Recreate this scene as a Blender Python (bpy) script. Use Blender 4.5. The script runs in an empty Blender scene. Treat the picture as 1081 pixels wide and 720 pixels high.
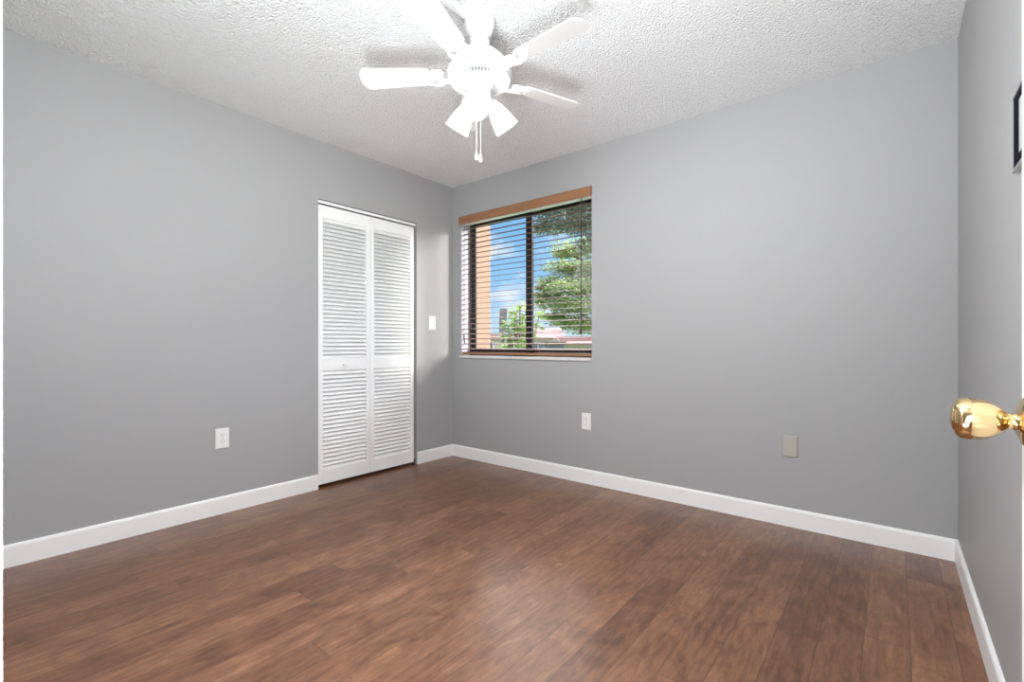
import bpy, bmesh, math, random
from mathutils import Vector, Matrix
from math import pi, sin, cos, radians as rad
random.seed(7)
scene = bpy.context.scene
COL = scene.collection

# ------------------------------------------------------------------ camera
cd = bpy.data.cameras.new('camera')
cam = bpy.data.objects.new('camera', cd)
COL.objects.link(cam)
cam.location = (3.127, -3.014, 1.012)
cam.rotation_euler = (pi/2, 0, rad(38.9))
cd.sensor_width = 36.0
cd.lens = 498.0/1081*36.0
cd.shift_y = 3.5/1081
cd.clip_start = 0.02
cd.clip_end = 300
scene.camera = cam

# ------------------------------------------------------------------ colour management
vs = scene.view_settings
scene.display_settings.display_device = 'sRGB'
vs.view_transform = 'Standard'
vs.look = 'None'
vs.exposure = 0.36
vs.gamma = 1.0
vs.use_curve_mapping = False
scene.cycles.max_bounces = 10
scene.cycles.diffuse_bounces = 6
scene.cycles.sample_clamp_indirect = 6

# ------------------------------------------------------------------ light levels
SKY = 0.82
SUN = 4.8
SKY_BOOST = 18.0    # bright sky band added above the view to light floor and room
BULB = 12.0          # watts, each of the three fan lamps
SHADE_GLOW = 3.0
HALL_FILL = 27.0
ROOM_FILL = 60.0
UP_FILL = 225.0
CEIL_GLOW = 0

# ------------------------------------------------------------------ sky
w = bpy.data.worlds.new('sky'); scene.world = w; w.use_nodes = True
nt = w.node_tree; nt.nodes.clear()
def N(t, **k):
    n = nt.nodes.new(t)
    for a, b in k.items(): setattr(n, a, b)
    return n
out = N('ShaderNodeOutputWorld'); bg = N('ShaderNodeBackground'); bg.inputs[1].default_value = SKY
tc = N('ShaderNodeTexCoord'); sep = N('ShaderNodeSeparateXYZ')
nt.links.new(tc.outputs['Generated'], sep.inputs[0])
grad = N('ShaderNodeValToRGB')
grad.color_ramp.elements[0].position = 0.0; grad.color_ramp.elements[0].color = (.65, .86, 1, 1)
grad.color_ramp.elements[1].position = 0.45; grad.color_ramp.elements[1].color = (.15, .40, .88, 1)
e = grad.color_ramp.elements.new(0.14); e.color = (.30, .62, 1, 1)
nt.links.new(sep.outputs['Z'], grad.inputs[0])
mp = N('ShaderNodeMapping'); mp.inputs['Scale'].default_value = (1, 1, 2.2); mp.inputs['Location'].default_value = (.57, .2, .45)
nz = N('ShaderNodeTexNoise'); nz.inputs['Scale'].default_value = 6.5; nz.inputs['Detail'].default_value = 9; nz.inputs['Roughness'].default_value = .58
nt.links.new(tc.outputs['Generated'], mp.inputs[0]); nt.links.new(mp.outputs[0], nz.inputs['Vector'])
cr = N('ShaderNodeValToRGB'); cr.color_ramp.elements[0].position = .54; cr.color_ramp.elements[1].position = .70
nt.links.new(nz.outputs['Fac'], cr.inputs[0])
mx = N('ShaderNodeMixRGB'); mx.inputs[2].default_value = (.95, .97, 1, 1)
nt.links.new(cr.outputs[0], mx.inputs[0]); nt.links.new(grad.outputs[0], mx.inputs[1])
def step_(sock, a, b):
    m_ = N('ShaderNodeMapRange'); m_.interpolation_type = 'SMOOTHSTEP'
    m_.inputs['From Min'].default_value = a; m_.inputs['From Max'].default_value = b
    nt.links.new(sock, m_.inputs['Value']); return m_.outputs['Result']
def mul_(a, b, op='MULTIPLY'):
    m_ = N('ShaderNodeMath'); m_.operation = op
    for i_, v_ in enumerate((a, b)):
        if isinstance(v_, float): m_.inputs[i_].default_value = v_
        else: nt.links.new(v_, m_.inputs[i_])
    return m_.outputs[0]
sky_boost = mul_(step_(sep.outputs['Z'], .32, .44), step_(sep.outputs['Y'], .0, .3))
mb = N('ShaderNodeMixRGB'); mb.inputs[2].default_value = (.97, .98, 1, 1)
nt.links.new(sky_boost, mb.inputs[0]); nt.links.new(mx.outputs[0], mb.inputs[1])
nt.links.new(mul_(mul_(sky_boost, SKY_BOOST), SKY, 'ADD'), bg.inputs[1])
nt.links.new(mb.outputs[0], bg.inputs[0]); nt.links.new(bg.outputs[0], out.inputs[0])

# ------------------------------------------------------------------ sun, and a fill light added in the hall
sd = bpy.data.lights.new('sun', 'SUN'); sd.energy = SUN; sd.angle = rad(14); sd.color = (1, .94, .84)
so = bpy.data.objects.new('sun', sd); COL.objects.link(so)
so.location = (0, -6, 12)
so.rotation_euler = Vector((1, .50, .22)).to_track_quat('Z', 'Y').to_euler()
hd = bpy.data.lights.new('hall_fill', 'AREA'); hd.energy = HALL_FILL; hd.shape = 'RECTANGLE'; hd.size = .9; hd.size_y = 1.6; hd.color = (.955, .985, 1)
ho = bpy.data.objects.new('hall_fill', hd); COL.objects.link(ho)
ho.location = (2.85, -4.15, 1.20)
ho.rotation_euler = (rad(122), 0, rad(18))

# unseen fill light added just inside the room, above the view
fd = bpy.data.lights.new('room_fill', 'POINT'); fd.energy = ROOM_FILL; fd.shadow_soft_size = .25; fd.color = (.955, .985, 1)
fo_ = bpy.data.objects.new('room_fill', fd); COL.objects.link(fo_); fo_.location = (2.28, -2.70, 1.86)

bd_ = bpy.data.lights.new('doorway_up_fill', 'SPOT'); bd_.energy = UP_FILL; bd_.shadow_soft_size = .33; bd_.color = (.955, .985, 1)  # upward fill added low in the doorway to brighten the ceiling
bd_.spot_size = rad(140); bd_.spot_blend = 1
bo_ = bpy.data.objects.new('doorway_up_fill', bd_); COL.objects.link(bo_); bo_.location = (2.72, -3.05, .45)
bo_.rotation_euler = Vector((1.0, -.9, -2.3)).to_track_quat('Z', 'Y').to_euler()

# ------------------------------------------------------------------ helpers
def box(bm, x0, x1, y0, y1, z0, z1, M=None):
    v = [bm.verts.new((x, y, z)) for x in (x0, x1) for y in (y0, y1) for z in (z0, z1)]
    for f in ((0,1,3,2), (4,6,7,5), (0,4,5,1), (2,3,7,6), (0,2,6,4), (1,5,7,3)):
        bm.faces.new([v[i] for i in f])
    if M is not None: bmesh.ops.transform(bm, matrix=M, verts=v)
    return v
def prism(bm, prof, a, b, M=None):
    """profile of (y,z) points swept along x from a to b"""
    A = [bm.verts.new((a, p[0], p[1])) for p in prof]; B = [bm.verts.new((b, p[0], p[1])) for p in prof]
    n = len(prof)
    for i in range(n): bm.faces.new((A[i], A[(i+1) % n], B[(i+1) % n], B[i]))
    bm.faces.new(A[::-1]); bm.faces.new(B)
    if M is not None: bmesh.ops.transform(bm, matrix=M, verts=A+B)
def lathe(bm, prof, n=40, M=None, cap0=True, cap1=True):
    """profile of (r,z) turned about z"""
    rings = []
    for r, z in prof:
        rings.append([bm.verts.new((r*cos(2*pi*i/n), r*sin(2*pi*i/n), z)) for i in range(n)])
    for a, b in zip(rings, rings[1:]):
        for i in range(n): bm.faces.new((a[i], a[(i+1) % n], b[(i+1) % n], b[i]))
    if cap0: bm.faces.new(rings[0][::-1])
    if cap1: bm.faces.new(rings[-1])
    if M is not None: bmesh.ops.transform(bm, matrix=M, verts=[v for r in rings for v in r])
def tube(bm, pts, r, n=8, radii=None, closed=False):
    pts = [Vector(p) for p in pts]; rings = []
    m = len(pts)
    for i, p in enumerate(pts):
        if closed: d = (pts[(i+1) % m]-pts[i-1]).normalized()
        else: d = (pts[min(i+1, m-1)]-pts[max(i-1, 0)]).normalized()
        u = d.cross(Vector((0, 0, 1)))
        if u.length < .05: u = d.cross(Vector((1, 0, 0)))
        u.normalize(); v = d.cross(u)
        rr = radii[i] if radii else r
        rings.append([bm.verts.new(p+rr*(cos(2*pi*k/n)*u+sin(2*pi*k/n)*v)) for k in range(n)])
    pairs = list(zip(rings, rings[1:]))
    if closed: pairs.append((rings[-1], rings[0]))
    for a, b in pairs:
        for k in range(n): bm.faces.new((a[k], a[(k+1) % n], b[(k+1) % n], b[k]))
    if not closed: bm.faces.new(rings[0][::-1]); bm.faces.new(rings[-1])
def obj(name, bm, mat, parent=None, smooth=False, bevel=0, loc=None, rot=None):
    bmesh.ops.recalc_face_normals(bm, faces=bm.faces)
    me = bpy.data.meshes.new(name); bm.to_mesh(me); bm.free()
    for m in (mat if isinstance(mat, (list, tuple)) else [mat]): me.materials.append(m)
    o = bpy.data.objects.new(name, me); COL.objects.link(o)
    if smooth:
        for p in me.polygons: p.use_smooth = True
        try: me.set_sharp_from_angle(angle=rad(38))
        except Exception: pass
    if bevel:
        b = o.modifiers.new('bevel', 'BEVEL'); b.width = bevel; b.segments = 2; b.limit_method = 'ANGLE'
    if parent: o.parent = parent
    if loc: o.location = loc
    if rot: o.rotation_euler = rot
    return o
def tag(o, label, cat, group=None, kind=None):
    if label: o['label'] = label
    if cat: o['category'] = cat
    if group: o['group'] = group
    if kind: o['kind'] = kind
    return o
def thing(name, label, cat, loc=(0, 0, 0), rotz=0, group=None, kind=None):
    o = bpy.data.objects.new(name, None); COL.objects.link(o); o.empty_display_size = .1
    o.location = loc; o.rotation_euler = (0, 0, rotz)
    return tag(o, label, cat, group, kind)
def struct(name, bm, mat, label=None, **k):
    o = obj(name, bm, mat, **k); o['kind'] = 'structure'
    if label: o['label'] = label
    return o
def B(): return bmesh.new()

# ------------------------------------------------------------------ materials
def mat(name, col, rough=.5, metal=0, spec=.5, bump=0, bscale=200, var=0, vscale=3, emit=None, estr=0, coat=0):
    m = bpy.data.materials.new(name); m.use_nodes = True
    t = m.node_tree; p = t.nodes['Principled BSDF']
    p.inputs['Base Color'].default_value = (*col, 1); p.inputs['Roughness'].default_value = rough
    p.inputs['Metallic'].default_value = metal; p.inputs['Specular IOR Level'].default_value = spec
    if coat: p.inputs['Coat Weight'].default_value = coat; p.inputs['Coat Roughness'].default_value = .1
    if emit: p.inputs['Emission Color'].default_value = (*emit, 1); p.inputs['Emission Strength'].default_value = estr
    tcn = t.nodes.new('ShaderNodeTexCoord')
    if bump:
        n = t.nodes.new('ShaderNodeTexNoise'); n.inputs['Scale'].default_value = bscale; n.inputs['Detail'].default_value = 3
        b = t.nodes.new('ShaderNodeBump'); b.inputs['Strength'].default_value = bump; b.inputs['Distance'].default_value = .002
        t.links.new(tcn.outputs['Object'], n.inputs['Vector']); t.links.new(n.outputs['Fac'], b.inputs['Height']); t.links.new(b.outputs[0], p.inputs['Normal'])
    n = t.nodes.new('ShaderNodeTexNoise'); n.inputs['Scale'].default_value = vscale; n.inputs['Detail'].default_value = 4
    mxx = t.nodes.new('ShaderNodeMixRGB'); v = var or .015
    mxx.inputs[1].default_value = (*[c*(1-v) for c in col], 1); mxx.inputs[2].default_value = (*[min(1, c*(1+v)) for c in col], 1)
    t.links.new(tcn.outputs['Object'], n.inputs['Vector']); t.links.new(n.outputs['Fac'], mxx.inputs[0]); t.links.new(mxx.outputs[0], p.inputs['Base Color'])
    return m
M = {}
M['wall'] = mat('grey wall paint', (.375, .375, .378), .55, bump=.12, bscale=160, spec=.35)
M['trim'] = mat('white trim paint', (.88, .88, .88), .35, bump=.05, bscale=60)
M['door'] = mat('white door paint', (.88, .88, .88), .38, bump=.08, bscale=50)
M['dark'] = mat('dark closet void', (.03, .03, .03), .8)
M['plastic'] = mat('white plastic', (.82, .82, .81), .3)
M['almond'] = mat('beige plastic', (.42, .40, .35), .4)
M['slot'] = mat('dark slot', (.06, .06, .06), .6)
M['fan'] = mat('white fan enamel', (.74, .74, .74), .3)
M['recess'] = mat('vent shade grey', (.16, .16, .165), .6)  # dark grey standing in for shade inside the vent groove
M['steel'] = mat('brushed steel', (.55, .55, .55), .3, metal=1)
M['brass'] = mat('polished brass', (.72, .53, .28), .11, metal=1)
M['bronze'] = mat('dark bronze aluminium', (.018, .016, .018), .35, metal=.3)
M['sill'] = mat('pale marble sill', (.68, .67, .66), .25, var=.08, vscale=18)
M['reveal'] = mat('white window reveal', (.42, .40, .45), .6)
M['stucco'] = mat('tan stucco', (.19, .115, .078), .85, bump=.8, bscale=90, var=.1, vscale=9)
M['cord'] = mat('brown cord', (.36, .27, .22), .8)
M['wand'] = mat('dark wood wand', (.03, .022, .018), .5)
M['chain'] = mat('white bead chain', (.8, .8, .8), .35)
M['silver'] = mat('silver frame moulding', (.42, .42, .42), .35, metal=.4)
M['black'] = mat('black picture mat', (.008, .007, .015), .9, spec=.05)
M['print'] = mat('pale print', (.45, .46, .50), .4, var=.25, vscale=22)

def wood(name, c1, c2, axis=0, sc=1.0, rough=.45):
    m = bpy.data.materials.new(name); m.use_nodes = True
    t = m.node_tree; p = t.nodes['Principled BSDF']; L = t.links.new
    tcn = t.nodes.new('ShaderNodeTexCoord'); mpn = t.nodes.new('ShaderNodeMapping')
    s = [60*sc, 60*sc, 60*sc]; s[axis] = 3*sc
    mpn.inputs['Scale'].default_value = s
    n = t.nodes.new('ShaderNodeTexNoise'); n.inputs['Scale'].default_value = 1; n.inputs['Detail'].default_value = 5
    r = t.nodes.new('ShaderNodeValToRGB'); r.color_ramp.elements[0].position = .3; r.color_ramp.elements[1].position = .7
    r.color_ramp.elements[0].color = (*c1, 1); r.color_ramp.elements[1].color = (*c2, 1)
    L(tcn.outputs['Object'], mpn.inputs[0]); L(mpn.outputs[0], n.inputs['Vector']); L(n.outputs['Fac'], r.inputs[0]); L(r.outputs[0], p.inputs['Base Color'])
    p.inputs['Roughness'].default_value = rough; p.inputs['Specular IOR Level'].default_value = .2
    return m
M['valance'] = wood('stained wood valance', (.27, .132, .066), (.36, .185, .098))
M['slat'] = wood('stained wood slat', (.13, .078, .062), (.185, .115, .092), rough=.65)

def floor_mat():
    m = bpy.data.materials.new('walnut laminate planks'); m.use_nodes = True
    t = m.node_tree; p = t.nodes['Principled BSDF']; L = t.links.new
    def nn(ty, **k):
        n = t.nodes.new(ty)
        for a, b in k.items(): setattr(n, a, b)
        return n
    def math_(op, a, b=None):
        n = nn('ShaderNodeMath', operation=op)
        for i, v in enumerate((a, b)):
            if v is None: continue
            if isinstance(v, (int, float)): n.inputs[i].default_value = v
            else: L(v, n.inputs[i])
        return n.outputs[0]
    tcn = nn('ShaderNodeTexCoord'); sp = nn('ShaderNodeSeparateXYZ'); L(tcn.outputs['Object'], sp.inputs[0])
    cb = nn('ShaderNodeCombineXYZ'); L(sp.outputs['Y'], cb.inputs[0]); L(sp.outputs['X'], cb.inputs[1])
    # plank index and stagger
    PW, PL = .122, 1.22
    row = math_('FLOOR', math_('DIVIDE', sp.outputs['X'], PW))
    wn = nn('ShaderNodeTexWhiteNoise', noise_dimensions='1D'); L(row, wn.inputs['W'])
    ys = math_('ADD', math_('DIVIDE', sp.outputs['Y'], PL), wn.outputs['Value'])
    idx = math_('FLOOR', ys)
    cw = nn('ShaderNodeCombineXYZ'); L(row, cw.inputs[0]); L(idx, cw.inputs[1])
    wn2 = nn('ShaderNodeTexWhiteNoise', noise_dimensions='2D'); L(cw.outputs[0], wn2.inputs['Vector'])
    pv = wn2.outputs['Value']
    # joints
    fx = math_('FRACT', math_('DIVIDE', sp.outputs['X'], PW)); fy = math_('FRACT', ys)
    jx = math_('LESS_THAN', math_('MINIMUM', fx, math_('SUBTRACT', 1, fx)), .010)
    jy = math_('LESS_THAN', math_('MINIMUM', fy, math_('SUBTRACT', 1, fy)), .0012)
    joint = math_('MAXIMUM', jx, jy)
    # grain coordinates, shifted plank by plank
    gx = math_('ADD', sp.outputs['X'], math_('MULTIPLY', pv, 37.0)); gy = math_('ADD', sp.outputs['Y'], math_('MULTIPLY', pv, 91.0))
    gc = nn('ShaderNodeCombineXYZ'); L(gx, gc.inputs[0]); L(gy, gc.inputs[1]); L(math_('MULTIPLY', pv, 13.0), gc.inputs[2])
    def grain(sx, sy, det, dist, rough=.6):
        mpn = nn('ShaderNodeMapping'); mpn.inputs['Scale'].default_value = (sx, sy, 1); L(gc.outputs[0], mpn.inputs[0])
        n = nn('ShaderNodeTexNoise'); n.inputs['Scale'].default_value = 1; n.inputs['Detail'].default_value = det
        n.inputs['Distortion'].default_value = dist; n.inputs['Roughness'].default_value = rough
        L(mpn.outputs[0], n.inputs['Vector']); return n.outputs['Fac']
    g1 = grain(20, 3.2, 8, 2.4, .68); g2 = grain(230, 12.0, 6, 1.5, .75); g3 = grain(7, 4.0, 5, 1.8)
    # curly cathedral figure
    mpw = nn('ShaderNodeMapping'); mpw.inputs['Scale'].default_value = (1, .16, 1); L(gc.outputs[0], mpw.inputs[0])
    wv = nn('ShaderNodeTexWave'); wv.inputs['Scale'].default_value = 9; wv.inputs['Distortion'].default_value = 9; wv.inputs['Detail'].default_value = 3; wv.inputs['Detail Scale'].default_value = 1.3
    L(mpw.outputs[0], wv.inputs['Vector'])
    s = math_('ADD', math_('MULTIPLY', g1, .43), math_('MULTIPLY', g2, .26))
    s = math_('ADD', s, math_('MULTIPLY', g3, .36))
    s = math_('ADD', s, .030)
    s = math_('ADD', s, math_('MULTIPLY', wv.outputs['Fac'], .03))
    s = math_('ADD', s, math_('MULTIPLY', math_('SUBTRACT', pv, .5), .09))
    r = nn('ShaderNodeValToRGB')
    el = r.color_ramp.elements
    el[0].position = .36; el[0].color = (.048, .016, .0075, 1)
    el[1].position = .80; el[1].color = (.385, .195, .105, 1)
    a = el.new(.50); a.color = (.128, .050, .024, 1)
    a = el.new(.62); a.color = (.215, .096, .048, 1)
    L(s, r.inputs[0])
    mxj = nn('ShaderNodeMixRGB'); mxj.inputs[2].default_value = (.035, .016, .011, 1)
    L(math_('MULTIPLY', joint, .6), mxj.inputs[0]); L(r.outputs[0], mxj.inputs[1]); L(mxj.outputs[0], p.inputs['Base Color'])
    p.inputs['Roughness'].default_value = .30
    L(math_('ADD', .24, math_('MULTIPLY', g1, .16)), p.inputs['Roughness'])
    p.inputs['Specular IOR Level'].default_value = .75
    b = nn('ShaderNodeBump'); b.inputs['Strength'].default_value = .25; b.inputs['Distance'].default_value = .0006
    L(math_('SUBTRACT', g2, math_('MULTIPLY', joint, 1.2)), b.inputs['Height']); L(b.outputs[0], p.inputs['Normal'])
    return m
M['floor'] = floor_mat()

def ceiling_mat():
    m = bpy.data.materials.new('popcorn ceiling'); m.use_nodes = True
    t = m.node_tree; p = t.nodes['Principled BSDF']; L = t.links.new
    p.inputs['Roughness'].default_value = .9; p.inputs['Specular IOR Level'].default_value = .2
    tcn = t.nodes.new('ShaderNodeTexCoord')
    n = t.nodes.new('ShaderNodeTexNoise'); n.inputs['Scale'].default_value = 105; n.inputs['Detail'].default_value = 4; n.inputs['Roughness'].default_value = .6
    v = t.nodes.new('ShaderNodeTexVoronoi'); v.inputs['Scale'].default_value = 125; v.feature = 'SMOOTH_F1'
    L(tcn.outputs['Object'], n.inputs['Vector']); L(tcn.outputs['Object'], v.inputs['Vector'])
    s = t.nodes.new('ShaderNodeMath'); s.operation = 'SUBTRACT'; L(n.outputs['Fac'], s.inputs[0]); L(v.outputs['Distance'], s.inputs[1])
    b = t.nodes.new('ShaderNodeBump'); b.inputs['Strength'].default_value = 1.0; b.inputs['Distance'].default_value = .013
    L(s.outputs[0], b.inputs['Height']); L(b.outputs[0], p.inputs['Normal'])
    mxx = t.nodes.new('ShaderNodeMixRGB'); mxx.inputs[1].default_value = (.88, .885, .89, 1); mxx.inputs[2].default_value = (.95, .955, .96, 1)
    L(n.outputs['Fac'], mxx.inputs[0]); L(mxx.outputs[0], p.inputs['Base Color'])
    return m
M['ceiling'] = ceiling_mat()

def glass_mat():
    m = bpy.data.materials.new('window glass'); m.use_nodes = True
    t = m.node_tree; t.nodes.clear(); L = t.links.new
    o = t.nodes.new('ShaderNodeOutputMaterial'); mxs = t.nodes.new('ShaderNodeMixShader')
    tr = t.nodes.new('ShaderNodeBsdfTransparent'); tr.inputs[0].default_value = (.97, .98, .98, 1)
    gl = t.nodes.new('ShaderNodeBsdfGlossy'); gl.inputs['Roughness'].default_value = .01
    lw = t.nodes.new('ShaderNodeLayerWeight'); lw.inputs[0].default_value = .5
    pw_ = t.nodes.new('ShaderNodeMath'); pw_.operation = 'POWER'; pw_.inputs[1].default_value = 5
    ml = t.nodes.new('ShaderNodeMath'); ml.operation = 'MULTIPLY_ADD'; ml.inputs[1].default_value = .7; ml.inputs[2].default_value = .02
    L(lw.outputs['Facing'], pw_.inputs[0]); L(pw_.outputs[0], ml.inputs[0]); L(ml.outputs[0], mxs.inputs[0]); L(tr.outputs[0], mxs.inputs[1]); L(gl.outputs[0], mxs.inputs[2]); L(mxs.outputs[0], o.inputs[0])
    return m
M['glass'] = glass_mat()
M['shade'] = mat('lit frosted glass', (.9, .9, .88), .4, emit=(.97, .985, 1), estr=SHADE_GLOW)
M['bulb'] = mat('lit bulb', (.9, .9, .9), .4, emit=(1, .98, .95), estr=4)

def leaf_mat(name, c1, c2, c3):
    m = bpy.data.materials.new(name); m.use_nodes = True
    t = m.node_tree; p = t.nodes['Principled BSDF']; L = t.links.new
    g = t.nodes.new('ShaderNodeNewGeometry'); r = t.nodes.new('ShaderNodeValToRGB')
    r.color_ramp.elements[0].color = (*c1, 1); r.color_ramp.elements[1].color = (*c3, 1)
    a = r.color_ramp.elements.new(.5); a.color = (*c2, 1)
    L(g.outputs['Random Per Island'], r.inputs[0]); L(r.outputs[0], p.inputs['Base Color'])
    p.inputs['Roughness'].default_value = .6
    tl = t.nodes.new('ShaderNodeBsdfTranslucent'); L(r.outputs[0], tl.inputs[0])
    ms = t.nodes.new('ShaderNodeMixShader'); ms.inputs[0].default_value = .3
    o = t.nodes['Material Output']; L(p.outputs[0], ms.inputs[1]); L(tl.outputs[0], ms.inputs[2]); L(ms.outputs[0], o.inputs[0])
    return m
M['leaf_bright'] = leaf_mat('sunlit green leaves', (.09, .13, .045), (.24, .30, .10), (.48, .50, .24))
M['leaf_dark'] = leaf_mat('shaded green leaves', (.10, .11, .08), (.18, .20, .14), (.32, .34, .25))  # shade of the overhanging crown put into the leaf colour
M['leaf_palm'] = leaf_mat('plumeria leaves', (.12, .22, .05), (.28, .40, .08), (.60, .62, .30))
M['bark'] = mat('grey bark', (.16, .12, .10), .9, bump=1, bscale=40, var=.3, vscale=20)
M['roof'] = mat('pink clay roof', (.33, .20, .185), .9, bump=.8, bscale=20, var=.25, vscale=6)
M['pinkwall'] = mat('pink stucco', (.50, .38, .37), .9, bump=.4, bscale=40, var=.05)
M['slate'] = mat('grey shutter', (.12, .12, .15), .7, var=.2)
M['greybox'] = mat('weathered grey metal', (.34, .28, .29), .8, bump=.6, bscale=60, var=.35, vscale=9)
M['grass'] = mat('lawn', (.10, .17, .05), .95, bump=1, bscale=80, var=.4, vscale=4)

# ================================================================== ROOM SHELL
H = 2.44; RX = 3.364; T = .18
WX0, WX1, WZ0, WZ1 = .105, 1.438, .912, 2.157        # window opening
CY0, CY1, CZ = -1.299, -.419, 2.033                  # closet opening
bm = B(); box(bm, -.9, 4.1, -4.7, T, -.15, 0); struct('floor', bm, M['floor'])
bm = B(); box(bm, -.9, 4.1, -4.7, T, H, H+.2); struct('ceiling', bm, M['ceiling'])
bm = B()
box(bm, -.12, 0, -3.12, CY0, 0, H); box(bm, -.12, 0, CY1, 0, 0, H); box(bm, -.12, 0, CY0, CY1, CZ, H)
struct('wall_left', bm, M['wall'])
bm = B()
box(bm, -.9, WX0, 0, T, 0, H); box(bm, WX1, RX+.12, 0, T, 0, H); box(bm, WX0, WX1, 0, T, WZ1, H); box(bm, WX0, WX1, 0, T, 0, WZ0-.024)
struct('wall_window', bm, M['wall'])
bm = B(); box(bm, RX, RX+.12, -3.12, 0, 0, H); struct('wall_right', bm, M['wall'])
DX0, DX1 = 2.474, 3.302
bm = B()
box(bm, 0, DX0, -3.12, -2.983, 0, H); box(bm, DX1, RX, -3.12, -2.983, 0, H); box(bm, DX0, DX1, -3.12, -2.983, 2.06, H)
struct('wall_back', bm, M['wall'])
# closet behind the bifold doors
bm = B()
box(bm, -.80, -.74, -1.9, -.06, 0, H); box(bm, -.74, -.12, -1.9, -1.84, 0, H); box(bm, -.74, -.12, -.12, -.06, 0, H)
struct('wall_closet', bm, M['wall'])
# hall the camera looks in from
bm = B(); box(bm, 1.3, 4.1, -4.6, -4.48, 0, H); struct('wall_hall_back', bm, M['wall'])
bm = B(); box(bm, 1.3, 1.42, -4.48, -3.12, 0, H); struct('wall_hall_left', bm, M['wall'])
bm = B(); box(bm, 3.9, 4.02, -4.48, -3.12, 0, H); struct('wall_hall_right', bm, M['wall'])
bm = B(); box(bm, RX+.12, 3.9, -3.12, -3.0, 0, H); struct('wall_hall_front', bm, M['wall'])
# window reveal lining
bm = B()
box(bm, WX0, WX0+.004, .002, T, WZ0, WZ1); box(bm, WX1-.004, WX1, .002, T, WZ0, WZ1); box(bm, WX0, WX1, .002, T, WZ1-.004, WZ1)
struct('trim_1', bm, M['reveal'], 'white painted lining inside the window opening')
# baseboards
BH, BT = .102, .012
def base(name, a, b, M4):
    bm = B()
    prism(bm, [(0, 0), (-BT, 0), (-BT, BH-.014), (-BT+.002, BH-.006), (-BT+.006, BH-.001), (0, BH)], a, b, M4)
    return struct(name, bm, M['trim'], smooth=False)
base('baseboard_window', 0, RX, Matrix.Identity(4))
RL = Matrix.Rotation(pi/2, 4, 'Z')                 # local -y -> +x, local x -> y
bm = B()
pr = [(0, 0), (-BT, 0), (-BT, BH-.014), (-BT+.002, BH-.006), (-BT+.006, BH-.001), (0, BH)]
prism(bm, pr, -2.983, CY0-.004, RL); prism(bm, pr, CY1+.004, -BT, RL)
struct('baseboard_left', bm, M['trim'])
bm = B(); prism(bm, pr, 0+BT, 2.983, Matrix.Translation((RX, 0, 0)) @ Matrix.Rotation(-pi/2, 4, 'Z')); struct('baseboard_right', bm, M['trim'])
bm = B(); prism(bm, pr, -(2.38), -BT, Matrix.Translation((0, -2.983, 0)) @ Matrix.Rotation(pi, 4, 'Z')); struct('baseboard_back', bm, M['trim'])
# door lining and casing of the entry
bm = B()
box(bm, 2.395, 2.46, -2.983, -2.9695, 0, 2.12); box(bm, 2.395, 3.318, -2.983, -2.9695, 2.06, 2.12); box(bm, 3.318, 3.362, -2.983, -2.972, 0, 2.12)
box(bm, 2.46, DX0, -3.12, -2.9695, 0, 2.06)
struct('trim_2', bm, M['trim'], 'white door casing at the left edge of the entry')

# ================================================================== WINDOW
win = thing('window_1', 'dark bronze two-panel sliding window', None, (0, 0, 0), kind='structure')
fy0, fy1 = .112, .165
ix0, ix1, iz0, iz1 = WX0+.004, WX1-.004, WZ0, WZ1-.004
bm = B()
box(bm, ix0, ix0+.034, fy0, fy1, iz0, iz1); box(bm, ix1-.034, ix1, fy0, fy1, iz0, iz1)
box(bm, ix0, ix1, fy0, fy1, iz1-.044, iz1); box(bm, ix0, ix1, fy0, fy1, iz0, iz0+.035)
obj('window_frame', bm, M['bronze'], win, bevel=.002)
def sash(x0, x1, y0, y1, wl=.034, wr=.034):
    bm = B(); s = .034; z0, z1 = iz0+.035, iz1-.044
    box(bm, x0, x0+wl, y0, y1, z0, z1); box(bm, x1-wr, x1, y0, y1, z0, z1)
    box(bm, x0+wl, x1-wr, y0, y1, z0, z0+.030); box(bm, x0+wl, x1-wr, y0, y1, z1-.024, z1)
    o = obj('sash', bm, M['bronze'], win, bevel=.002)
    bm = B(); box(bm, x0+s-.004, x1-s+.004, (y0+y1)/2-.002, (y0+y1)/2+.002, z0+.028, z1-.022)
    obj('pane', bm, M['glass'], o)
    return o
sash(ix0+.030, .810, .118, .136, wr=.062); sash(.742, ix1-.030, .141, .159, wl=.058)
bm = B(); prism(bm, [(-.014, WZ0-.003), (-.011, WZ0), (fy0+.06, WZ0), (fy0+.06, WZ0-.022), (-.011, WZ0-.022), (-.014, WZ0-.019)], WX0-.002, WX1+.002)
so_ = obj('window_sill', bm, M['sill'], win)
so_['label'] = 'pale marble sill'

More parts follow.
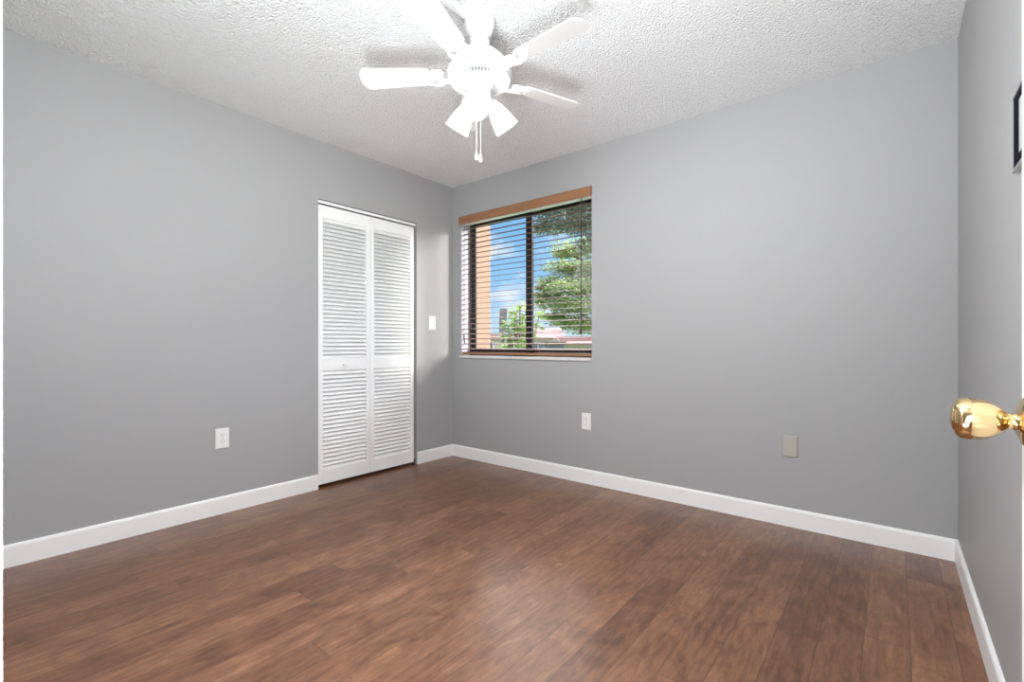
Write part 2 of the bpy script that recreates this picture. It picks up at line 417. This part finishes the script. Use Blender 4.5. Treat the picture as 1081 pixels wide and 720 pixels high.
# ================================================================== BLIND
bl = thing('window_blind', 'brown wooden horizontal blind with valance, slats open, hung in the window', 'window blind', (0, 0, 0))
bm = B(); prism(bm, [(-.016, 2.084), (-.018, 2.088), (-.018, 2.146), (-.014, 2.154), (-.004, 2.154), (-.004, 2.084)], WX0-.012, WX1-.002)
obj('valance', bm, M['valance'], bl)
bm = B(); box(bm, WX0+.008, WX1-.008, .004, .050, 2.082, 2.150); hr = obj('headrail', bm, M['plastic'], bl); hr['label'] = 'white headrail'
slx0, slx1 = WX0+.010, WX1-.012
pitch, tilt = .0446, rad(8)
bm = B(); z = .972; zs = []
while z < 2.07:
    pts = []
    for k in range(5):
        u = -.025+.0125*k; c = .0018*(1-(u/.025)**2)
        pts.append((u, c+.0012))
    for k in range(4, -1, -1):
        u = -.025+.0125*k; c = .0018*(1-(u/.025)**2)
        pts.append((u, c-.0012))
    pp = [(.030+u*cos(tilt)-v*sin(tilt), z+u*sin(tilt)+v*cos(tilt)) for u, v in pts]
    prism(bm, pp, slx0, slx1); zs.append(z); z += pitch
obj('slats', bm, M['slat'], bl)
bm = B(); prism(bm, [(.006, .924), (.006, .938), (.010, .942), (.050, .942), (.054, .938), (.054, .924)], slx0, slx1); obj('bottom_rail', bm, M['valance'], bl)
for cx in (.175, .50, .93, 1.335):
    bm = B()
    for yy in (.003, .057): tube(bm, [(cx, yy, .942), (cx, yy, 2.08)], .0007, 5)
    for zz in zs: tube(bm, [(cx, .003, zz-.004), (cx, .057, zz+.002)], .0006, 4)
    obj('ladder_cord', bm, M['cord'], bl)
bm = B(); tube(bm, [(1.352, -.008, 2.082), (1.352, -.0085, 1.12)], .0035, 8); tube(bm, [(1.352, -.0085, 1.125), (1.352, -.0085, 1.118), (1.352, -.0085, 1.095), (1.352, -.0085, 1.085)], .007, 10, radii=[.003, .0075, .0075, .004])
obj('tilt_wand', bm, M['wand'], bl, smooth=True)
bm = B()
for dx, zb in ((0, 1.10), (.008, 1.06)):
    tube(bm, [(.150+dx, -.006, 2.082), (.151+dx, -.0065, zb)], .0009, 6)
    tube(bm, [(.151+dx, -.0065, zb+.004), (.151+dx, -.0065, zb-.008), (.151+dx, -.0065, zb-.04)], .006, 8, radii=[.002, .005, .006])
obj('lift_cord', bm, M['slat'], bl, smooth=True)

# ================================================================== BIFOLD CLOSET DOOR
cdr = thing('door_1', 'white louvered bifold closet door in the left wall', None, (0, 0, 0), kind='structure')
DB, DT = .024, 1.995
def door_panel(y0, y1, knob):
    xf, xb = -.006, -.034; st = .034
    bm = B()
    box(bm, xb, xf, y0, y0+st, DB, DT); box(bm, xb, xf, y1-st, y1, DB, DT)
    for a, b in ((DB, .120), (.824, .912), (1.908, DT)): box(bm, xb, xf, y0+st, y1-st, a, b)
    o = obj('door_panel', bm, M['door'], cdr, bevel=.0015)
    for a, b, n in ((.120, .824, 24), (.912, 1.908, 34)):
        bm = B(); p = (b-a)/n
        for i in range(n):
            zc = a+p*(i+.5)
            # slat profile in (x,z): high at the back, low at the front
            R_ = rad(47); L_ = .0195; th = .0028
            prof = []
            for u, v in ((-L_, -th), (L_, -th), (L_, th), (-L_, th)):
                xx = -.0215-u*cos(R_)+v*sin(R_); zz = zc+u*sin(R_)+v*cos(R_)
                prof.append((-xx, zz))
            prism(bm, prof, y0+st, y1-st, Matrix.Rotation(pi/2, 4, 'Z'))
        obj('louvers', bm, M['door'], o)
    if knob:
        Mk = Matrix.Translation((xf, (y0+y1)/2-.018, .862)) @ Matrix.Rotation(pi/2, 4, 'Y')
        bm = B(); lathe(bm, [(.009, 0), (.008, .003), (.0055, .006), (.0055, .012), (.011, .017), (.0145, .022), (.0145, .026), (.011, .030), (.004, .031)], 24, Mk)
        k = obj('knob', bm, M['fan'], o, smooth=True); k['label'] = 'small round white knob'
    return o
door_panel(CY0+.006, -.871, True); door_panel(-.868, -.446, False)
bm = B(); box(bm, -.044, -.016, CY0+.002, CY1-.002, 2.011, CZ-.003); obj('top_track', bm, M['trim'], cdr)
bm = B()
for yy in (-.90, -.84):
    pass
for zz in (.30, 1.0, 1.72):
    tube(bm, [(-.034, -.8695, zz-.03), (-.034, -.8695, zz+.03)], .004, 8)
obj('hinges', bm, M['steel'], cdr, smooth=True)
bm = B(); box(bm, -.030, -.002, -.446, -.424, .0005, .004); box(bm, -.028, -.010, -.440, -.428, .004, .05); pb = obj('pivot_bracket', bm, M['slot'], cdr); pb['label'] = 'dark floor pivot bracket'

# ================================================================== ENTRY DOOR WITH KNOB
ed = thing('door_2', 'white entry door standing open beside the right wall', None, (0, 0, 0), kind='structure')
EX0, EX1, EY0, EY1 = 3.262, 3.297, -2.950, -2.090
bm = B(); box(bm, EX0, EX1, EY0, EY1, .012, 2.045); obj('door_leaf', bm, M['door'], ed, bevel=.002)
KY, KZ = -2.130, .912
Mk = Matrix.Translation((EX0, KY, KZ)) @ Matrix.Rotation(-pi/2, 4, 'Y')
bm = B(); lathe(bm, [(.0315, 0), (.0315, .003), (.029, .006), (.020, .009), (.014, .011)], 40, Mk); ks = obj('rosette', bm, M['brass'], ed, smooth=True); ks['label'] = 'polished brass rosette'
bm = B(); lathe(bm, [(.012, .010), (.0105, .013), (.0105, .018), (.0125, .021), (.016, .024), (.0185, .027), (.0225, .032), (.0258, .039), (.0280, .048), (.0285, .056), (.0272, .063), (.0240, .068), (.0190, .0705), (.0170, .0700), (.0160, .0715), (.0100, .0735), (.003, .0740)], 64, Mk)
kk = obj('door_knob', bm, M['brass'], ed, smooth=True); kk['label'] = 'polished brass door knob'
bm = B()
for zz in (.25, 1.02, 1.80):
    tube(bm, [(EX0-.004, EY0-.006, zz-.045), (EX0-.004, EY0-.006, zz+.045)], .006, 10)
obj('hinges', bm, M['brass'], ed, smooth=True)

# ================================================================== CEILING FAN
FX, FY = 1.715, -1.490
fan = thing('ceiling_fan', 'white five-blade ceiling fan with three lit frosted glass lamps', 'ceiling fan', (FX, FY, H))
def zz_(z): return z-H
def flathe(name, prof, mt, n=56, parent=fan, **k):
    bm = B(); lathe(bm, [(r, zz_(z)) for r, z in prof], n); return obj(name, bm, mt, parent, smooth=True)
flathe('canopy', [(.066, 2.4398), (.068, 2.432), (.067, 2.418), (.062, 2.395), (.052, 2.372), (.040, 2.358), (.030, 2.352), (.012, 2.350)], M['fan'])
# ribbed motor neck
bm = B(); lathe(bm, [(.018, zz_(2.356)), (.040, zz_(2.350)), (.040, zz_(2.300))], 40)
for k in range(22):
    a = 2*pi*k/22; box(bm, .038, .0445, -.0028, .0028, zz_(2.303), zz_(2.346), Matrix.Rotation(a, 4, 'Z'))
obj('motor_neck', bm, M['fan'], fan)
# housing with grooved vent ring below
bm = B()
lathe(bm, [(.036, zz_(2.304)), (.050, zz_(2.300)), (.085, zz_(2.282)), (.112, zz_(2.258)), (.124, zz_(2.232)), (.126, zz_(2.212)), (.140, zz_(2.204)), (.142, zz_(2.192)), (.136, zz_(2.184)), (.136, zz_(2.168)), (.130, zz_(2.162)), (.121, zz_(2.162)),
          (.121, zz_(2.184)), (.078, zz_(2.184)), (.078, zz_(2.160)), (.066, zz_(2.158)), (.064, zz_(2.150)), (.030, zz_(2.150))], 72)
hs = obj('motor_housing', bm, M['fan'], fan, smooth=True)
bm = B()
for k in range(48):
    a = 2*pi*k/48; box(bm, .077, .122, -.0026, .0026, zz_(2.162), zz_(2.170), Matrix.Rotation(a, 4, 'Z'))
obj('vent_grille', bm, M['fan'], hs)
bm = B(); lathe(bm, [(.1205, zz_(2.1835)), (.1205, zz_(2.172)), (.0785, zz_(2.172)), (.0785, zz_(2.1835))], 64)  # dark ring paints the shade behind the vent ribs
obj('vent_shade_ring', bm, M['recess'], hs)
# switch housing
flathe('switch_housing', [(.060, 2.152), (.062, 2.146), (.060, 2.138), (.050, 2.134), (.051, 2.128), (.051, 2.092), (.056, 2.088), (.056, 2.070), (.048, 2.058), (.030, 2.050), (.012, 2.047), (.008, 2.040), (.003, 2.038)], M['fan'])
# blades
PH = 38.9   # camera right axis, degrees
def blade(phi):
    bd = B()
    # outline in local x (radius), y (width)
    n = 14; top = []; R0, R1 = .215, .535
    pts = []
    for i in range(n+1):
        a = pi/2+pi*i/n
        pts.append((R0+.018+.018*cos(a), .047*sin(a)))
    for i in range(n+1):
        a = -pi/2+pi*i/n
        pts.append((R1-.034+.034*cos(a), .062*sin(a)))
    T_ = Matrix.Rotation(phi, 4, 'Z') @ Matrix.Translation((0, 0, zz_(2.196))) @ Matrix.Rotation(rad(11), 4, 'X')
    up = [bd.verts.new((x, y, .003)) for x, y in pts]; dn = [bd.verts.new((x, y, -.003)) for x, y in pts]
    bd.faces.new(up); bd.faces.new(dn[::-1]); m_ = len(pts)
    for i in range(m_): bd.faces.new((up[i], dn[i], dn[(i+1) % m_], up[(i+1) % m_]))
    bmesh.ops.transform(bd, matrix=T_, verts=bd.verts)
    o = obj('blade', bd, M['fan'], fan)
    bi = B()
    # scrolled bracket: arm, two curls and a plate under the blade
    arm = []
    for i in range(7):
        t_ = i/6; arm.append((.115+.075*t_, 0, -.020+.014*t_-.012*sin(pi*t_)))
    tube(bi, arm, .008, 8, radii=[.012, .010, .009, .009, .010, .012, .013])
    for s in (-1, 1):
        cur = []
        for i in range(22):
            a = pi*1.0-s*0+2*pi*i/22
            cur.append((.190+.030*cos(a), s*.024+.020*sin(a), -.0085))
        tube(bi, cur, .0055, 8, closed=True)
        tube(bi, [(.165, s*.008, -.010), (.178, s*.026, -.009), (.205, s*.040, -.0085), (.235, s*.034, -.0085)], .005, 8)
    pl = []
    for i in range(20):
        a = 2*pi*i/20; pl.append((.235+.040*cos(a), .034*sin(a)))
    u_ = [bi.verts.new((x, y, -.003)) for x, y in pl]; d_ = [bi.verts.new((x, y, -.007)) for x, y in pl]
    bi.faces.new(u_); bi.faces.new(d_[::-1])
    for i in range(20): bi.faces.new((u_[i], d_[i], d_[(i+1) % 20], u_[(i+1) % 20]))
    for (sx, sy) in ((.215, 0), (.250, .018), (.250, -.018)):
        lathe(bi, [(.005, -.007), (.005, -.010), (.002, -.011)], 10, Matrix.Translation((sx, sy, 0)))
    bmesh.ops.transform(bi, matrix=T_, verts=bi.verts)
    obj('blade_bracket', bi, M['fan'], o, smooth=True)
for k in range(5): blade(rad(PH-112+72*k))
# lamps : one toward the camera, two away
for k in range(3):
    phi = rad(PH-94+120*k)
    ax = rad(38)
    # local frame: z' along lamp axis (outward and down)
    d = Vector((cos(phi)*sin(ax), sin(phi)*sin(ax), -cos(ax)))
    q = d.to_track_quat('Z', 'Y').to_matrix().to_4x4()
    org = Vector((cos(phi)*.058, sin(phi)*.058, zz_(2.082)))
    Tm = Matrix.Translation(org) @ q
    bm = B(); lathe(bm, [(.013, -.034), (.013, -.012), (.020, -.008), (.028, .000), (.030, .016), (.027, .018)], 32, Tm)
    fo = obj('lamp_fitter', bm, M['fan'], fan, smooth=True)
    bm = B()
    prof = [(.026, .006), (.030, .016), (.036, .034), (.043, .058), (.049, .084), (.0535, .110), (.056, .122)]
    lathe(bm, prof+[(r-.003, z) for r, z in prof[::-1]], 44, Tm, cap0=False, cap1=False)
    sh = obj('lamp_shade', bm, M['shade'], fan, smooth=True); sh['label'] = 'glowing frosted glass bell shade'
    bm = B(); lathe(bm, [(.012, .012), (.014, .030), (.022, .048), (.028, .064), (.029, .076), (.025, .088), (.015, .096), (.004, .099)], 28, Tm)
    obj('bulb', bm, M['bulb'], sh, smooth=True)
    ld = bpy.data.lights.new('lamp_light', 'SPOT'); ld.energy = BULB; ld.shadow_soft_size = .028; ld.color = (.97, .99, 1); ld.spot_size = rad(172); ld.spot_blend = .6
    lo = bpy.data.objects.new('lamp_light', ld); COL.objects.link(lo); lo.parent = fan
    lo.location = org+d*.112
    lo.rotation_euler = (-d).to_track_quat('Z', 'Y').to_euler()
# pull chains
for (lx, zb) in ((-.014, 1.842), (.004, 1.832)):
    px, py = lx*cos(rad(PH))+.012, lx*sin(rad(PH))-.02
    px, py = lx*cos(rad(PH)), lx*sin(rad(PH))
    bm = B()
    tube(bm, [(px, py, zz_(2.052)), (px, py, zz_(zb+.015))], .0010, 6)
    z = 2.045
    while z > zb+.016:
        lathe(bm, [(.0005, zz_(z)-.0016), (.0018, zz_(z)), (.0005, zz_(z)+.0016)], 6, Matrix.Translation((px, py, 0))); z -= .0065
    ch = obj('pull_chain', bm, M['chain'], fan, smooth=True)
    bm = B(); lathe(bm, [(.0015, zz_(zb+.018)), (.004, zz_(zb+.014)), (.0065, zz_(zb+.002)), (.0080, zz_(zb-.012)), (.0075, zz_(zb-.018)), (.004, zz_(zb-.021))], 18, Matrix.Translation((px, py, 0)))
    obj('chain_fob', bm, M['plastic'], ch, smooth=True)
# raceway on the ceiling feeding the fan
bm = B(); prism(bm, [(-.016, 0), (-.016, -.014), (-.012, -.018), (.012, -.018), (.016, -.014), (.016, 0)], -2.98, FY-.063, Matrix.Translation((1.692, 0, H)) @ Matrix.Rotation(pi/2, 4, 'Z'))
tag(obj('cable_raceway', bm, M['trim'], smooth=False), 'white cable raceway along the ceiling running to the fan canopy', 'cable cover')

# ================================================================== OUTLETS, SWITCH, PLATE
def plate(bm, w_=.074, h_=.120, d_=.006):
    a, b = w_/2, h_/2
    lo = [(-a, -b), (a, -b), (a, b), (-a, b)]; k = .003
    f0 = [bm.verts.new((x, 0, z)) for x, z in lo]
    f1 = [bm.verts.new((x, -d_*.5, z)) for x, z in lo]
    f2 = [bm.verts.new((x-k*(1 if x > 0 else -1), -d_, z-k*(1 if z > 0 else -1))) for x, z in lo]
    for A_, B_ in ((f0, f1), (f1, f2)):
        for i in range(4): bm.faces.new((A_[i], A_[(i+1) % 4], B_[(i+1) % 4], B_[i]))
    bm.faces.new(f2); bm.faces.new(f0[::-1])
def screw(bm, z, d_=.006):
    lathe(bm, [(.0030, 0), (.0030, .0008), (.0015, .0012)], 12, Matrix.Translation((0, -d_, z)) @ Matrix.Rotation(pi/2, 4, 'X'))
def outlet(loc, rz, label):
    t = thing('wall_outlet', label, 'outlet', loc, rz, 'wall outlets')
    bm = B(); plate(bm); obj('cover_plate', bm, M['plastic'], t)
    for s in (-1, 1):
        bm = B(); pts = []
        for i in range(24):
            a = 2*pi*i/24; pts.append((.0170*cos(a), max(-.0135, min(.0135, .0170*sin(a)))))
        u_ = [bm.verts.new((x, -.0055, z+s*.0195)) for x, z in pts]; d_ = [bm.verts.new((x*.97, -.0078, z*.97+s*.0195)) for x, z in pts]
        bm.faces.new(u_); bm.faces.new(d_)
        for i in range(24): bm.faces.new((u_[i], u_[(i+1) % 24], d_[(i+1) % 24], d_[i]))
        rc = obj('receptacle', bm, M['plastic'], t)
        bm = B()
        box(bm, -.0075, -.0050, -.0082, -.0076, s*.0195-.0005, s*.0195+.0085); box(bm, .0050, .0075, -.0082, -.0076, s*.0195+.0005, s*.0195+.0080)
        lathe(bm, [(.0026, 0), (.0026, .0006)], 14, Matrix.Translation((0, -.0076, s*.0195-.0070)) @ Matrix.Rotation(pi/2, 4, 'X'))
        obj('slots', bm, M['slot'], rc)
    bm = B(); screw(bm, 0); obj('screw', bm, M['steel'], t)
    return t
outlet((0, -1.905, .449), pi/2, 'white duplex wall outlet on the left wall, left of the closet door')
outlet((1.392, 0, .452), 0, 'white duplex wall outlet below the right end of the window')
t = thing('blank_wall_plate', 'beige blank cover plate low on the wall between window and right corner', 'wall plate', (2.685, 0, .446), 0)
bm = B(); plate(bm, .072, .116, .010); obj('cover_plate', bm, M['almond'], t)
for z in (.046, -.046):
    bm = B(); screw(bm, z, .010); obj('screw', bm, M['steel'], t)
t = thing('light_switch', 'white toggle light switch between the closet door and the corner', 'light switch', (0, -.253, 1.197), pi/2)
bm = B(); plate(bm, .074, .120, .009); obj('cover_plate', bm, M['plastic'], t)
bm = B(); box(bm, -.006, .006, -.0105, -.008, -.013, .013); box(bm, -.004, .004, -.022, -.009, -.004, .003, Matrix.Rotation(rad(-18), 4, 'X')); obj('toggle', bm, M['plastic'], t, bevel=.001)
for z in (.030, -.030):
    bm = B(); screw(bm, z, .009); obj('screw', bm, M['steel'], t)

# ================================================================== PICTURE ON RIGHT WALL
t = thing('picture_frame', 'small dark picture with thin silver frame on the right wall above the door knob', 'picture', (RX, -1.357, 1.517), -pi/2)
# local x runs toward -y world
pw, ph, fw = .30, .182, .005
def rect_ring(bm, x0, x1, z0, z1, w_, y0, y1):
    box(bm, x0, x0+w_, y0, y1, z0, z1); box(bm, x1-w_, x1, y0, y1, z0, z1)
    box(bm, x0+w_, x1-w_, y0, y1, z0, z0+w_); box(bm, x0+w_, x1-w_, y0, y1, z1-w_, z1)
bm = B(); rect_ring(bm, 0, pw, -ph/2, ph/2, fw, -.012, 0); obj('frame', bm, M['silver'], t)
bm = B(); box(bm, fw, pw-fw, -.009, -.001, -ph/2+fw, ph/2-fw); obj('mat_board', bm, M['black'], t)
bm = B(); box(bm, .072, pw-.072, -.0098, -.009, -ph/2+.030, ph/2-.030); obj('print', bm, M['print'], t)

# ================================================================== OUTSIDE
bm = B(); box(bm, -40, 40, .3, 70, -3.2, -3.0); struct('floor_lawn', bm, M['grass'])
bm = B()
box(bm, -.36, -.10, T+.002, .636, -3.0, 4.5)
tag(obj('stucco_pillar', bm, M['stucco'], bevel=.01), 'tan stucco pillar outside the left half of the window', 'pillar')

def leaves(bm, c, r, n, size, flat=.5):
    c = Vector(c)
    for _ in range(n):
        v = Vector((random.gauss(0, 1), random.gauss(0, 1), random.gauss(0, 1))).normalized()*(random.random()**.45)
        p = c+Vector((v.x*r[0], v.y*r[1], v.z*r[2]))
        d = Vector((random.gauss(0, 1), random.gauss(0, 1), random.gauss(0, flat))).normalized()
        s = d.cross(Vector((random.gauss(0, .5), random.gauss(0, .5), 1))).normalized()
        L_ = size*random.uniform(.6, 1.3); W_ = L_*.42
        vs_ = [bm.verts.new(p), bm.verts.new(p+d*L_*.5+s*W_*.5), bm.verts.new(p+d*L_-Vector((0, 0, L_*.15))), bm.verts.new(p+d*L_*.5-s*W_*.5)]
        bm.faces.new(vs_)
TH = rad(38.9)
def at(px, py, depth):
    """world point seen at a photo pixel from the doorway, for laying out the garden"""
    a = (px-540.5)/498.; b = (363.5-py)/498.
    return Vector((3.127+depth*(-sin(TH)+a*cos(TH)), -3.014+depth*(cos(TH)+a*sin(TH)), 1.012+depth*b))
def limb(bm, pts, r0, r1):
    n = len(pts); tube(bm, pts, r0, 8, radii=[r0+(r1-r0)*i/(n-1) for i in range(n)])
# large layered tree, right of the mullion
tr = thing('layered_tree', 'bright green tree with layered branches behind the right window pane', 'tree', at(612, 363.5, 15)*1.0)
base_ = Vector(tr.location); tr.location = at(668, 363.5, 12); tr.location.z = -3.0; o0 = Vector(tr.location)
bm = B()
spec = [(618, 262, 16, 1.3, .28), (600, 282, 15, .9, .20), (626, 285, 15, 1.2, .3), (588, 297, 15, .75, .16), (608, 303, 14, 1.0, .24), (578, 312, 15, .62, .13), (594, 322, 14.5, .9, .2), (620, 325, 14, 1.1, .3),
        (604, 340, 14.5, .8, .2), (585, 334, 15, .55, .12), (632, 345, 14, 1.1, .28), (600, 268, 16, .6, .14), (618, 312, 15.5, 1.0, .3), (640, 300, 15, 1.4, .4), (625, 345, 14.5, .8, .2), (575, 304, 15.2, .35, .09), (572, 318, 14.6, .3, .08)]
spec = [(a_, b_, c_*.8, d_*.8, e_*.8) for a_, b_, c_, d_, e_ in spec]
for px, py, dp, rr, rz in spec:
    leaves(bm, at(px, py, dp)-o0, (rr, rr, rz), int(1700*rr), .095, .35)
obj('foliage', bm, M['leaf_bright'], tr)
bm = B()
top = at(655, 270, 12)-o0
limb(bm, [(0, 0, 0), (.1, 0, 1.6), (.0, .1, 3.2), tuple(top)], .22, .05)
for px, py, dp, rr, rz in spec[:12]:
    e_ = at(px, py, dp)-o0; st_ = Vector((.05, .05, max(1.5, e_.z-1.2))); mid = (st_+e_)/2+Vector((0, 0, .15)); limb(bm, [st_, mid, e_], .06, .015)
obj('trunk', bm, M['bark'], tr, smooth=True)
# overhanging tree at the top, its shade carried by the leaf colour
tr = thing('overhanging_tree', 'shaded grey-green tree crown hanging across the top of the right window pane', 'tree', (2.2, 6.2, -3.0))
o0 = Vector(tr.location)
bm = B()
spec = [(620, 212, 9, .75, .30), (596, 215, 9, .62, .24), (574, 220, 9.2, .42, .18), (558, 219, 9.4, .34, .13), (634, 240, 9, .6, .34), (612, 236, 9, .5, .22), (588, 238, 9.2, .38, .16), (570, 240, 9.3, .22, .14), (626, 262, 9, .4, .22), (640, 215, 9, .9, .4), (545, 214, 9.4, .26, .09), (600, 196, 9, .8, .25), (560, 205, 9.3, .4, .12), (622, 290, 9.2, .30, .30), (632, 320, 9.2, .35, .35)]
for px, py, dp, rr, rz in spec:
    leaves(bm, at(px, py, dp)-o0, (rr, rr, rz), int(2300*rr), .07, .8)
obj('foliage', bm, M['leaf_dark'], tr)
bm = B(); limb(bm, [(0, 0, 0), (-.1, 0, 3), (-.3, -.1, 5.6), (-.9, -.2, 7.2)], .2, .06)
for px, py, dp, rr, rz in spec[:12]:
    e_ = at(px, py, dp)-o0; st_ = Vector((-.4, -.1, 5.9)); limb(bm, [st_, (st_+e_)/2+Vector((0, 0, .12)), e_], .05, .01)
obj('trunk', bm, M['bark'], tr, smooth=True)
# plumeria left of the mullion
tr = thing('plumeria_tree', 'yellow-green leafy shrub behind the left window pane, beside the mullion', 'tree', (0, 0, 0))
tr.location = at(548, 363.5, 10); tr.location.z = -3.0; o0 = Vector(tr.location)
bm = B(); bb = B()
tips = [(552, 337, 9.9), (545, 331, 10.1), (536, 343, 9.9), (547, 345, 9.7), (556, 350, 9.9), (545, 358, 9.8), (536, 357, 9.7), (533, 366, 9.9), (553, 366, 9.9), (547, 366, 9.6), (549, 326, 10), (543, 338, 9.8), (553, 345, 10), (546, 352, 9.7), (557, 334, 10.3), (538, 350, 9.9), (551, 360, 9.8), (541, 363, 9.8), (559, 356, 10.2), (566, 344, 10.4), (569, 333, 10.6), (556, 322, 10.4)]
for px, py, dp in tips:
    c = at(px, py, dp)-o0
    limb(bb, [(0, 0, 2.6), (c.x*.5, c.y*.5, (2.6+c.z)/2), tuple(c)], .035, .015)
    for k in range(17):
        a = random.uniform(0, 2*pi); up = random.uniform(-.35, .8)
        d = Vector((cos(a), sin(a), up)).normalized(); s = d.cross(Vector((0, 0, 1))).normalized(); L_ = random.uniform(.13, .26); W_ = L_*.30
        P = [c, c+d*L_*.35+s*W_*.45, c+d*L_*.75+s*W_*.4-Vector((0, 0, .01)), c+d*L_-Vector((0, 0, .05)), c+d*L_*.75-s*W_*.4-Vector((0, 0, .01)), c+d*L_*.35-s*W_*.45]
        bm.faces.new([bm.verts.new(v) for v in P])
limb(bb, [(0, 0, 0), (.03, 0, 1.4), (0, 0, 2.7)], .09, .05)
obj('foliage', bm, M['leaf_palm'], tr); obj('trunk', bb, M['bark'], tr, smooth=True)
# grey box on a pole
c = at(531, 338.5, 12)
t = thing('pole_box', 'weathered grey box on a slim pole behind the left window pane', 'utility box', (c.x, c.y, -3.0), rad(38.9))
bm = B(); Mt = Matrix.Translation((0, 0, c.z+3)) @ Matrix.Rotation(rad(3), 4, 'Y')
box(bm, -.095, .095, -.06, .06, -.07, .31, Mt); box(bm, -.085, .095, -.055, .055, -.30, -.085, Mt)
obj('box', bm, M['greybox'], t, bevel=.01)
bm = B(); box(bm, -.09, .09, -.05, .05, -.09, -.065, Mt); obj('band', bm, M['slot'], t)
bm = B(); tube(bm, [(0, 0, 0), (0, 0, c.z+3-.28)], .035, 10); obj('pole', bm, M['slate'], t, smooth=True)
# far houses, roofs near eye level
def house(name, label, pa, pb, depth, eave_py, ridge_py, dormer=None):
    a = at(pa, 363.5, depth); b = at(pb, 363.5, depth); w_ = (b-a).length
    ze = at(pa, eave_py, depth).z; zr = at(pa, ridge_py, depth+2.5).z
    t = thing(name, label, 'house', (a.x, a.y, -3.0), rad(38.9))
    bm = B(); box(bm, 0, w_, 0, 5, 0, ze+3); obj('walls', bm, M['pinkwall'], t)
    bm = B(); e = ze+3; r = zr+3
    prism(bm, [(-.35, e-.08), (-.35, e+.02), (2.5, r), (5.35, e+.02), (5.35, e-.08)], -.3, w_+.3)
    # tile courses
    for k in range(1, 9):
        u = k/9; y = -.35+2.85*u; zc = e+.02+(r-e-.02)*u
        box(bm, -.3, w_+.3, y-.03, y+.01, zc, zc+.025)
    obj('roof', bm, M['roof'], t)
    n = max(2, int(w_/1.3))
    for k in range(n):
        x = w_*(k+.5)/n
        bm = B(); box(bm, x-.38, x+.38, -.05, .02, e-1.35, e-.35); f_ = obj('window', bm, M['trim'], t)
        bm = B(); box(bm, x-.33, x-.02, -.065, -.045, e-1.30, e-.40); box(bm, x+.02, x+.33, -.065, -.045, e-1.30, e-.40); obj('pane', bm, M['slate'], f_)
    return t
house('house', 'pink house with pale roofline seen between pillar and plumeria', 505, 549, 40, 356, 353)
house('house', 'house with salmon hip roof right of the window mullion', 560, 592, 29, 356, 347)
house('house', 'house with salmon roof low in the right end of the window', 599, 650, 20, 362, 355)
# grey shed
c = at(575, 363.5, 16)
t = thing('garden_shed', 'dark grey flat-roofed shed between the salmon roofs', 'shed', (c.x, c.y, -3.0), rad(38.9))
bm = B(); box(bm, 0, .66, 0, 1.1, 0, 4.03); obj('walls', bm, M['slate'], t)
bm = B(); box(bm, -.06, .72, -.1, 1.2, 4.03, 4.10); obj('roof', bm, M['bark'], t)
